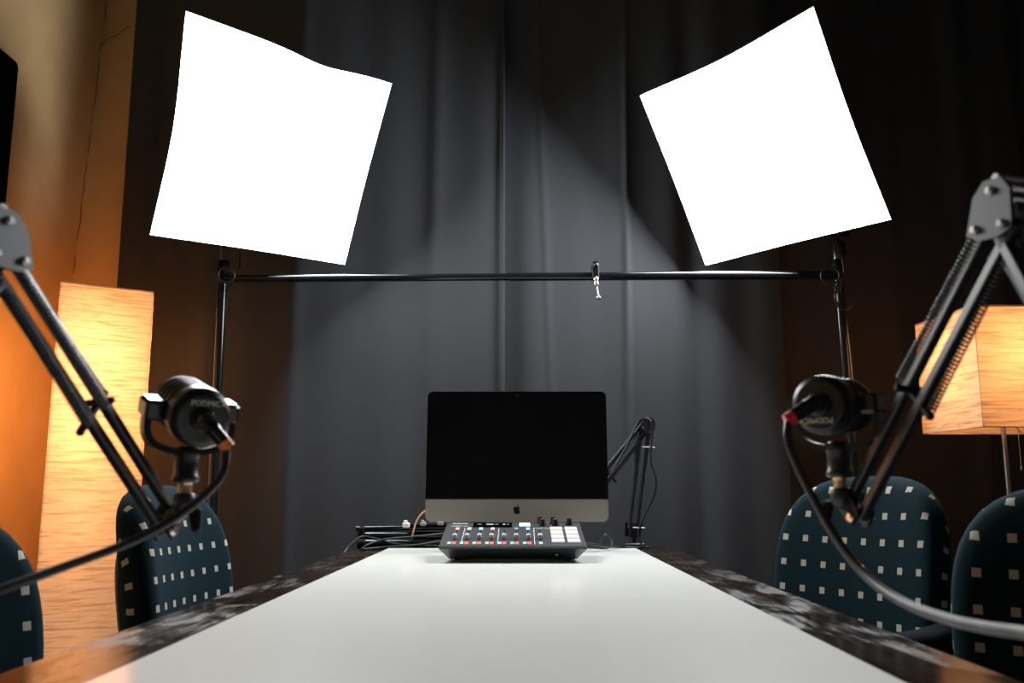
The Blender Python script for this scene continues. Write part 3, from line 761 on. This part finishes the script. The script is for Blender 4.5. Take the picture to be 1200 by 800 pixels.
# ================================================================ AUDIO MIXER
def mixer():
    fl, fr = at(514, 640, 2.20), at(688, 640, 2.20); W = (fr - fl).length; mid = (fl + fr) / 2
    zf = fl.z; yb = 2.46; zb = at(600, 612.3, yb).z
    root = thing('audio_mixer', 'dark grey podcast mixing console with faders and glowing pads on the white panel', 'mixer', (mid.x, 2.36, BZ))
    O = V((mid.x, 2.20, zf)); X = V((1, 0, 0)); S = (V((mid.x, yb, zb)) - O); D = S.length; S.normalize(); N = X.cross(S)
    def T(u, v, h=0): return O + X * (u * W) + S * (v * D) + N * h        # u -.5...5, v 0..1
    # body
    hb = W / 2 - .020
    vs = [(mid.x - hb, 2.275, BZ + .004), (mid.x + hb, 2.275, BZ + .004), (mid.x + hb, yb - .015, BZ + .004), (mid.x - hb, yb - .015, BZ + .004),
          T(-.5, 0, -.006), T(.5, 0, -.006), T(.5, 1, -.006), T(-.5, 1, -.006)]
    m = MB(); m.add(vs, [(3, 2, 1, 0), (4, 5, 6, 7), (0, 1, 5, 4), (1, 2, 6, 5), (2, 3, 7, 6), (3, 0, 4, 7)]); m.build('body', M['mixer'], root)
    m = MB(); Rm = Matrix((X, S, N)).transposed(); m.box(T(0, .5, -.003), (W, D, .006), Rm, bevel=.0015); m.build('face_plate', M['mixer_top'], root)
    m = MB()
    for sx in (-1, 1):
        for yy in (2.29, yb - .03): m.lathe([(.008, 0), (.008, .005)], (mid.x + sx * (hb - .02), yy, BZ), V((0, 0, 1)), 10)
    m.build('rubber_feet', M['rubber'], root)
    def pad(name, u0, u1, v0, v1, h, mt, bev=.0008, par=None):
        m = MB(); m.box(T((u0 + u1) / 2, (v0 + v1) / 2, h / 2), ((u1 - u0) * W, (v1 - v0) * D, h), Rm, bevel=bev); return m.build(name, M[mt], par or root)
    # positions in the crop (x 75..1030 at the front, 130..990 at the back), faders
    us = [-.408, -.322, -.236, -.150, -.064, .022, .108, .190]
    tops = ['b_pink', 'b_lime', 'b_cyan', 'b_orange', None, 'b_dim', 'b_blue', None]
    for i, u in enumerate(us):
        pad('fader_slot', u - .006, u + .006, .20, .66, .0006, 'black', 0)
        f = MB(); f.box(T(u, .315, .006), (.0105, .018, .012), Rm, bevel=.002); fo = f.build('fader_cap', M['fader'], root)
        fl_ = MB(); fl_.box(T(u, .315, .0122), (.0105, .0016, .0008), Rm); l_ = fl_.build('fader_line', M['black'], fo)
        for k in range(5):
            pad('level_mark', u + .018, u + .026, .28 + k * .08, .288 + k * .08, .0005, 'grey_plastic', 0)
        pad('mute_button', u - .040 if i < 7 else u - .012, u - .014 if i < 7 else u + .014, .055, .135, .003, 'b_green')
        if i < 7: pad('solo_button', u - .008, u + .018, .055, .135, .003, 'b_red')
        if tops[i]: pad('channel_button', u - .014, u + .014, .66, .75, .002, tops[i])
    for u in (-.355, -.105, .150):
        pad('printed_line', u - .0015, u + .0015, .08, .74, .0004, 'print_white', 0)
    pad('printed_line', .150, .44, .735, .742, .0004, 'print_white', 0)
    for c in range(2):
        for r in range(4):
            u0 = .268 + c * .108; pad('sound_pad', u0, u0 + .088, .61 - r * .165 + .004, .75 - r * .165, .004, 'pad%d' % (c * 4 + r))
    dsp = pad('display_bezel', -.30, -.01, .78, .985, .0010, 'glass_black', 0)
    for u0, u1, mt in ((-.268, -.24, 'b_dim'), (-.20, -.15, 'b_cyan'), (-.14, -.11, 'b_dim'), (-.08, -.06, 'b_cyan'), (-.05, -.03, 'b_dim')):
        pad('display_readout', u0, u1, .895, .915, .0014, mt, 0, dsp)
    lab = pad('lit_label', .045, .125, .83, .97, .0012, 'lcd', 0)
    text_mesh('label_print', 'REC', .0085, M['lcd_ink'], T(.085, .90, .0014), X, S, lab, .0002)
    text_mesh('logo_print', 'RØDE', .015, M['print_white'], T(-.40, .95, .0004), X, S, root, .0002)
    text_mesh('name_print', 'RØDECaster', .0085, M['b_lime'], T(-.40, .84, .0004), X, S, root, .0002)
    for u, v in ((.215, .86), (.310, .86), (.415, .90), (.200, 1.0 - .03), (.298, 1.0 - .03)):
        m = MB(); m.lathe([(.0088, 0), (.0088, .004), (.0075, .006), (.0068, .016), (.006, .0175)], T(u, v, 0), N, 16); k = m.build('knob', M['knob'], root)
        m = MB(); m.box(T(u, v, .0178) + S * .004, (.0012, .005, .0006), Rm); m.build('knob_pointer', M['print_white'], k)
    m = MB(); m.box(T(.262, .96, .002), (.004, .006, .004), Rm); m.build('status_light', M['b_green'], root)
    # headphone socket on the front slope
    fdir = (V((mid.x, 2.275, BZ + .004)) - V((mid.x, 2.20, zf - .006))).normalized(); fn = X.cross(fdir).normalized()
    if fn.y > 0: fn = -fn
    c = V((mid.x + .30 * W, 2.2375, (zf - .006 + BZ + .004) / 2))
    m = MB(); m.box(c + fn * .0008, (.015, .015, .002), Matrix((X, fdir, X.cross(fdir))).transposed(), bevel=.0006); spl = m.build('socket_plate', M['black'], root)
    m = MB(); m.tube(ring_pts(c + fn * .002, .0042, fn, 16), .0012, 6, closed=True); m.build('headphone_socket', M['chrome'], spl)
    for u in (-.49, .475):
        for v in (.05, .95):
            m = MB(); m.lathe([(.0018, 0), (.0015, .0006)], T(u, v, 0), N, 8); m.build('screw', M['black'], root)
mixer()

# ================================================================ BOOM ARMS
def helix(m, a, b, r, turns, wire):
    a, b = V(a), V(b); x, y, d = frame_from(b - a); L = (b - a).length; n = int(turns * 9); pts = []
    for k in range(n + 1):
        t = 2 * PI * turns * k / n; pts.append(a + d * (L * k / n) + (x * math.cos(t) + y * math.sin(t)) * r)
    m.tube(pts, wire, 4)
def boom(label, base, elbow, tip, spring_end=.52, big=1.0, clamp_z=None, flip=1, lower_spring=True, nudge=0):
    """two-section spring arm: base clamp at the table edge, elbow bracket, tip bracket"""
    base, elbow, tip = V(base), V(elbow), V(tip)
    root = thing('boom_arm', label, 'boom arm', base, 'spring boom arms')
    pn = (base - elbow).cross(tip - elbow).normalized()        # normal of the arm's plane
    # clamp and post
    m = MB(); z0_ = clamp_z if clamp_z is not None else TZ
    m.box((base.x, base.y, z0_ + .008), (.05, .045, .016), bevel=.004); m.box((base.x + flip * .030, base.y, z0_ - .03), (.012, .045, .092), bevel=.003); m.box((base.x, base.y, z0_ - .068), (.05, .04, .012), bevel=.003)
    m.tube([(base.x, base.y, z0_ - .10), (base.x, base.y, z0_ - .034)], .006, 8); m.build('table_clamp', M['boom_black'], root)
    m = MB(); m.tube([(base.x, base.y, z0_ + .01), base + V((0, 0, .0))], .011, 12); m.build('post', M['boom_black'], root)
    def section(a, b, name, s0, s1, springs):
        d = (b - a).normalized(); q = pn.cross(d)          # in-plane offset
        off = .0135 * big; w = .0095 * big
        for sg in (-1, 1):
            m = MB(); m.bar(a + q * off * sg, b + q * off * sg, w, w, q, .0012); m.build(name, M['boom_black'], root)
        if springs:
            L = (b - a).length
            for oq, op in ((-.0235, .004), (.0235, -.004), (0, .0115)):
                m = MB(); st = a + d * (L * s0) + pn * op + q * (oq * .75) * big; e_ = a + d * (L * s1) + pn * op + q * oq * big
                helix(m, st, e_, .0040 * big, int((e_ - st).length / .0042), .0011); m.build('spring', M['spring'], root)
            # stay crossing both bars where the springs end
            c = a + d * (L * s1)
            m = MB(); m.bar(c - q * (off + .022), c + q * (off + .012), .007, .007, pn, .0015); m.bar(c - pn * .016 + q * .010, c + pn * .016 + q * .010, .006, .006, q, .001); m.build('spring_stay', M['black'], root)
        return d, q
    d1, q1 = section(base + (elbow - base).normalized() * .02, elbow, 'lower_bar', .5, .95, lower_spring)
    d2, q2 = section(elbow, tip, 'upper_bar', .04, spring_end, True)
    # elbow bracket: two faceted side plates with bolts
    u = (-d1 + d2).normalized(); out = (d1 - d2).normalized(); side = pn.cross(out)
    hexp = [(-.027, -.022), (-.010, -.028), (.010, -.028), (.027, -.022), (.022, .010), (.010, .022), (-.010, .022), (-.022, .010)]
    for sg in (-1, 1):
        m = MB(); m.prism([(x * big, y * big) for x, y in hexp], .0035, elbow + pn * .0155 * sg + out * .008, side, out); m.build('elbow_plate', M['plate_black'], root)
    for (x, y) in ((-.016, -.018), (.016, -.018), (0, .012)):
        m = MB(); c = elbow + side * x * big + out * (.008 + y * big)
        m.tube([c - pn * .021, c + pn * .021], .0032, 8)
        for sg in (-1, 1): m.lathe([(.0042, 0), (.0042, .0015), (.003, .003)], c + pn * .017 * sg, pn * sg, 12)
        m.build('bolt', M['chrome'], root)
    m = MB(); c = elbow + out * (.030 * big); m.tube([c - pn * .014, c + pn * .014], .005, 8); m.build('spring_pin', M['chrome'], root)
    # foot bracket
    dd = (elbow - base).normalized()
    for sg in (-1, 1):
        m = MB(); m.prism([(-.018, -.012), (.018, -.012), (.022, .03), (-.022, .03)], .0035, base + dd * .006 + pn * .0145 * sg, pn.cross(dd), dd); m.build('foot_plate', M['plate_black'], root)
    # tip bracket
    for sg in (-1, 1):
        m = MB(); m.prism([(-.019, -.008), (-.014, -.012), (.014, -.012), (.019, -.008), (.019, .008), (.014, .012), (-.014, .012), (-.019, .008)], .003, tip + pn * .0085 * sg, q2, d2); m.build('tip_plate', M['plate_black'], root)
    for sg in (-1, 1):
        m = MB(); c = tip + q2 * .0135 * sg
        m.tube([c - pn * .014, c + pn * .014], .003, 8)
        for s_ in (-1, 1): m.lathe([(.0058, 0), (.0058, .002), (.0038, .0045)], c + pn * .0105 * s_, pn * s_, 12)
        m.build('bolt', M['chrome'], root)
    return root, pn, d2, q2

def mic(label, pos, d, group, band, stem_to, conn_dir, text_rot):
    """end-address microphone; pos: centre of the rear cap, d: from rear cap towards the grille"""
    d = V(d).normalized(); pos = V(pos); sx = d.cross(V((0, 0, 1))).normalized(); upv = sx.cross(d).normalized()
    root = thing('microphone', label, 'microphone', pos, group)
    r = .031
    m = MB(); m.lathe([(.0, 0.0004), (.024, 0), (.0275, .0005), (.0275, .003), (r, .004), (r + .0008, .009), (r + .0008, .024), (r, .027), (r - .004, .029), (r - .004, .034)], pos, d, 40); m.build('rear_body', M['mic'], root)
    for k in range(4):
        h = .034 + k * .0125
        m = MB(); m.lathe([(r - .0035, h), (r - .0005, h + .001), (r, h + .004), (r - .0005, h + .0075), (r - .0035, h + .009)], pos, d, 40); m.build('grille_ring', M['mic'], root)
    m = MB(); m.lathe([(r - .005, .03), (r - .0042, .04), (r - .0042, .082), (r - .003, .084), (r - .002, .090), (r - .008, .099), (r - .02, .103), (.001, .104)], pos, d, 40); m.build('grille', M['mesh_black'], root)
    # side blocks and yoke
    mid = pos + d * .048; ow = r + .010
    for sg in (-1, 1):
        m = MB(); Rm = Matrix((sx, d, upv)).transposed(); m.box(mid + sx * sg * (r + .008), (.021, .036, .022), Rm, bevel=.0035); m.build('pivot_block', M['gloss_black'], root)
    down = V((0, 0, -1)); yl = .046
    cr_ = smooth_path([mid + sx * -(ow + .003), mid + sx * -(ow + .003) + down * .026, mid + sx * -(ow - .008) + down * (yl - .006), mid + sx * -.012 + down * yl, mid + sx * .012 + down * yl, mid + sx * (ow - .008) + down * (yl - .006), mid + sx * (ow + .003) + down * .026, mid + sx * (ow + .003)], 4)
    hd = V((d.x, d.y, 0)).normalized(); vs = []; K = len(cr_)
    for i, p in enumerate(cr_):
        t = (cr_[min(i + 1, K - 1)] - cr_[max(i - 1, 0)]).normalized(); nn = t.cross(hd).normalized()
        vs += [p + hd * .008 + nn * .0035, p - hd * .008 + nn * .0035, p - hd * .008 - nn * .0035, p + hd * .008 - nn * .0035]
    m = MB(); m.add(vs, [(i * 4 + k, i * 4 + (k + 1) % 4, i * 4 + 4 + (k + 1) % 4, i * 4 + 4 + k) for i in range(K - 1) for k in range(4)] + [(3, 2, 1, 0), (K * 4 - 4, K * 4 - 3, K * 4 - 2, K * 4 - 1)])
    m.build('yoke', M['mic'], root)
    sb = mid + down * (yl - .006)
    m = MB(); m.lathe([(.010, 0), (.0135, .002), (.0135, .010), (.0120, .012), (.0125, .030), (.014, .032), (.014, .036), (.012, .038)], sb, down, 20); m.build('stem', M['mic'], root)
    m = MB(); e_ = sb + down * .037; m.lathe([(.0075, 0), (.0075, .003), (.0065, .004)] + [(.0066 if k % 2 else .0072, .005 + .0012 * k) for k in range(14)] + [(.006, .024)], e_, down, 14); m.build('thread_adapter', M['brass'], root)
    # mount bracket reaching to the boom's tip
    f_ = e_ + down * .018
    # right-angle plug, coloured ring
    cd = V(conn_dir).normalized()
    p0 = pos - d * .0; p1 = pos - d * .014; p2 = pos - d * .021 + cd * .008; p3 = pos - d * .022 + cd * .023
    m = MB(); m.tube(smooth_path([p0, p1, p2, p3], 5), [.0095] * 6 + [.0085] * 5 + [.0075] * 5, 12); pg = m.build('plug', M['gloss_black'], root)
    m = MB(); m.lathe([(.0125, 0), (.0125, .006), (.010, .007)], pos, -d, 20); m.build('plug_collar', M['mic'], root)
    m = MB(); m.tube([p3 - cd * .001, p3 + cd * .009], .0072, 14); m.build('coloured_ring', M[band], pg)
    cr, sr = math.cos(text_rot), math.sin(text_rot)
    X = -sx; Y = upv                                         # seen from behind (-d): right is ...
    X = (-d).cross(upv) * -1; X = upv.cross(-d)
    Xr = X * cr + Y * sr; Yr = Y * cr - X * sr
    text_mesh('name_print', 'PODMIC', .0082, M['print_white'], pos - d * .0006 - Yr * -.0165 + Xr * .002, Xr, Yr, root, .0002)
    m = MB(); m.lathe([(.0020, 0), (.0020, .0005)], pos - d * .0002 + Yr * .0165 - Xr * -.0205, -d, 14); m.build('gold_dot', M['print_gold'], root)
    return root, f_, p3 + cd * .009, cd

# ---- left
PL = 1.0
mL, fL, cabL, cdL = mic('black microphone with an orange cable ring above the far left chair', at(237, 491, .94), (-.57, .77, .28), 'podcast microphones', 'orange', None, at(272, 523, .93) - at(250, 497, .92), 0)
tipL = at(196, 611, .985)
bL, pnL, d2L, q2L = boom('black spring boom arm reaching in from the left edge of the photo', (-.462, .46, .80), at(-10, 290, .74), tipL, .53, 1.05, flip=-1)
def mount(root, f_, tip):
    """swivel from the arm's tip bracket up to the microphone's thread"""
    m = MB(); c = V((f_.x, f_.y, f_.z)); m.lathe([(.009, 0), (.011, .002), (.011, .018), (.008, .020)], c + V((0, 0, .006)), V((0, 0, -1)), 14)
    m.bar(c + V((0, 0, -.010)), tip, .014, .016, V((0, 0, 1)), .002); m.build('swivel', M['boom_black'], root)
    m = MB(); h = (tip - c); h.z = 0; h = h.normalized() if h.length > 1e-4 else V((1, 0, 0)); s = c + V((0, 0, -.008)) - h * .012
    m.tube([s, s - h * .004 + V((0, 0, -.018))], .005, 8); m.box(s - h * .006 + V((0, 0, -.014)), (.010, .010, .026), bevel=.003); m.build('swivel_knob', M['black'], root)
mount(bL, fL, tipL)
cable('microphone_cable', [cabL - cdL * .003, at(262, 552, .925), at(243, 577, .915), at(205, 607, .90), at(150, 636, .87), at(75, 664, .82), at(0, 691, .77), at(-90, 725, .72), at(-200, 790, .65), V((-.48, .55, .80)), V((-.485, .48, .745)), V((-.515, .44, .744)), V((-.535, .40, .70)), V((-.55, .38, .3)), V((-.6, .4, .01))], .0042, M['cable'], 'black cable drooping from the orange-ringed microphone out of the left edge', 'cable', n=10)

# ---- right
mR, fR, cabR, cdR = mic('black microphone with a red cable ring at the right', at(960, 474, .96), (.63, .77, .05), 'podcast microphones', 'red', None, at(922, 489, .95) - at(950, 470, .95), PI)
tipR = at(1003, 596, .99)
bR, pnR, d2R, q2R = boom('black spring boom arm leaning in from the right edge, in front of the square lampshade', (.435, .56, .80), at(1180, 254, .76), tipR, .56, 1.05, flip=1)
mount(bR, fR, tipR)
cable('microphone_cable', [cabR - cdR * .003, at(923, 515, .935), at(936, 549, .93), at(958, 592, .92), at(985, 638, .89), at(1018, 677, .85), at(1060, 706, .79), at(1110, 725, .72), at(1160, 736, .66), at(1215, 744, .60), at(1290, 760, .55), V((.435, .50, .76)), V((.45, .48, .745)), V((.48, .44, .744)), V((.505, .40, .70)), V((.52, .40, .3)), V((.55, .4, .01))], .0042, M['cable'], 'black cable drooping from the red-ringed microphone out of the right edge', 'cable', n=10)

# ---- behind the computer
b3 = at(741, 627, 2.84); e3 = at(756, 500, 2.84); t3 = at(676, 603, 2.76)
bB, pnB, _, _ = boom('small folded boom arm standing behind the computer at the table end', b3, e3, t3, .55, 1.0, clamp_z=TZ, lower_spring=True)
cable('arm_cable', [t3 + V((0, -.02, -.02)), at(713, 560, 2.78), at(738, 515, 2.80), at(748, 494, 2.81), at(760, 491, 2.81), at(764, 505, 2.81), at(763, 540, 2.81), at(769, 562, 2.81), at(766, 582, 2.81), at(756, 602, 2.81), at(748, 625, 2.81), V((b3.x + .02, 2.80, TZ + .006)), V((b3.x - .05, 2.79, TZ + .005)), V((b3.x - .14, 2.80, TZ + .005))], .0028, M['cable'], 'thin black cable tied along the boom arm behind the computer', 'cable')
for (x, y) in ((763, 524), (751, 618)):
    m = MB(); m.tube(ring_pts(at(x - 3, y, 2.83), .019, V((.05, 0, 1)), 20), .002, 6, closed=True); tag(m.build('cable_tie', M['white_plastic']), 'pale cable tie %s on the boom arm behind the computer' % ('near the elbow' if y < 600 else 'near the foot'), 'cable tie', 'pale cable ties')

# ================================================================ CLUTTER BEHIND THE PANEL
# folded black tripod lying across the table end
def onT(px, Y, z): p = at(px, 600, Y); return V((p.x, Y, z))
root = thing('folded_tripod', 'folded black tripod lying at the far left end of the table', 'tripod', onT(470, 2.83, TZ))
for (y_, z_, r_) in ((2.82, TZ + .014, .014), (2.85, TZ + .013, .013), (2.835, TZ + .036, .0135)):
    m = MB(); m.tube([onT(424, y_, z_), onT(545, y_ + .01, z_)], r_, 12); m.build('leg', M['gloss_black'], root)
    m = MB(); m.lathe([(r_, 0), (r_ + .003, .003), (r_ + .003, .022), (r_, .025)], onT(420, y_, z_), V((1, 0, 0)), 14); m.build('end_cap', M['black'], root)
m = MB(); m.tube([onT(418, 2.84, TZ + .058), onT(545, 2.85, TZ + .062)], .0085, 10); m.build('centre_tube', M['gloss_black'], root)
m = MB(); m.box(onT(425, 2.835, TZ + .034), (.018, .05, .062), bevel=.004); m.build('spreader_collar', M['black'], root)
def lay(pts, lab, r=.0035, mt='cable'): return cable('loose_cable', pts, r, M[mt], lab, 'cable', group='cables behind the mixer')
lay([onT(412, 2.66, TZ - .02) + V((-.03, 0, 0)), onT(408, 2.70, TZ + .006), onT(414, 2.74, TZ + .020), onT(424, 2.79, TZ + .036), onT(440, 2.80, TZ + .03), onT(470, 2.795, TZ + .012), onT(520, 2.79, TZ + .008), onT(560, 2.79, TZ + .006)], 'short black cable end curling over the left table edge by the folded tripod', .004)
lay([onT(424, 2.70, TZ + .004), onT(432, 2.74, TZ + .016), onT(450, 2.78, TZ + .028), onT(475, 2.79, TZ + .034), onT(500, 2.78, TZ + .040), onT(525, 2.77, TZ + .046), onT(550, 2.78, TZ + .03)], 'black cable rising in front of the folded tripod towards the mixer')
lay([onT(426, 2.72, TZ + .004), onT(450, 2.765, TZ + .006), onT(478, 2.775, TZ + .010), onT(498, 2.77, TZ + .016), onT(520, 2.765, TZ + .026), onT(548, 2.77, TZ + .03)], 'black cable lying lowest in front of the folded tripod')
lay([onT(700, 2.60, BZ + .01), onT(708, 2.62, BZ + .045), onT(716, 2.64, BZ + .03), onT(712, 2.68, BZ + .006), onT(690, 2.70, BZ + .005), onT(665, 2.70, BZ + .005)], 'black cable loop standing beside the right side of the mixer', .003)
lay([onT(664, 2.58, BZ + .02), onT(690, 2.60, BZ + .022), onT(712, 2.66, BZ + .010), onT(728, 2.78, TZ + .008), onT(742, 2.80, TZ + .005), onT(760, 2.83, TZ + .004)], 'black cable running from the mixer towards the boom arm foot', .003)
cable('tan_cable', [onT(483, 2.80, TZ + .03), at(486, 616, 2.74), at(490, 607, 2.73), at(496, 600, 2.72), at(508, 594, 2.71), at(530, 600, 2.71)], .0028, M['cable_tan'], 'thin tan cable rising behind the left corner of the computer', 'cable')
def plug(px, py, Y, mt, name, lab, s=1.0):
    c = at(px, py, Y); root = thing(name, lab, 'plug', c)
    m = MB(); m.box(c, (.020 * s, .016, .014 * s), bevel=.003); m.build('plug_body', M[mt], root)
    m = MB(); m.box(c + V((-.002, 0, .009 * s)), (.010 * s, .012, .008 * s), bevel=.002); m.build('plug_top', M[mt], root)
    m = MB(); m.tube([c + V((0, 0, -.004)), V((c.x, Y, TZ + .075))], .004, 8); m.build('plug_lead', M['cable'], root)
plug(476, 615, 2.80, 'white_plastic', 'white_plug', 'small white plug on the folded tripod left of the computer', 1.1)
plug(496, 613.5, 2.80, 'grey_plastic', 'grey_plug', 'small grey plug under the left corner of the computer', .9)
plug(516, 613, 2.80, 'grey_plastic', 'grey_plug', 'small grey plug under the computer chin, nearest the mixer', .9)
m = MB(); plate(m, rrect(onT(478, 2.86, 0).x, onT(540, 2.86, 0).x, 2.815, 2.905, .01), TZ + .068, TZ + .075, .002)
root = tag(m.build('power_strip', M['black']), 'flat black power strip lying on the folded tripod', 'power strip')

# ================================================================ SCREEN ON THE LEFT WALL
def wall_tv():
    # right end of a black wall screen: only its far edge is in view
    zt_, zb_ = at(22, 66, 3.08).z, .98
    xw = wall_x(1.7)
    k = lambda px, py: at_plane(px, py, V((xw + .10, 0, 0)), V((1, 0, 0)))
    tr = k(22, 75)
    y1 = tr.y; y0 = y1 - 1.25; zt_ = tr.z; zb_ = zt_ - .74
    root = thing('wall_screen', 'black flat screen mounted high on the left wall, only its edge in view', 'screen', (xw, (y0 + y1) / 2, zb_))
    m = MB(); pp = []
    r = .02
    for (cy, cz, a0) in ((y1 - r, zt_ - r, 0), (y0 + r, zt_ - r, 90), (y0 + r, zb_ + r, 180), (y1 - r, zb_ + r, 270)):
        for q in range(6):
            a = math.radians(a0 + 90 * q / 5); pp.append((cy + r * math.cos(a), cz + r * math.sin(a)))
    m.prism(pp, .035, V((xw + .0825, 0, 0)), V((0, 1, 0)), V((0, 0, 1))); m.build('housing', M['black'], root)
    g = [((y0 + y1) / 2 + (a - (y0 + y1) / 2) * .985, (zt_ + zb_) / 2 + (c - (zt_ + zb_) / 2) * .975) for a, c in pp]
    m = MB(); m.prism(g, .002, V((xw + .1005, 0, 0)), V((0, 1, 0)), V((0, 0, 1))); m.build('glass', M['glass_black'], root)
    m = MB(); m.box((xw + .03, (y0 + y1) / 2, (zt_ + zb_) / 2), (.09, .3, .25), bevel=.004); m.build('wall_bracket', M['black_metal'], root)
wall_tv()

for o in bpy.data.objects:
    if '_local' in o: del o['_local']
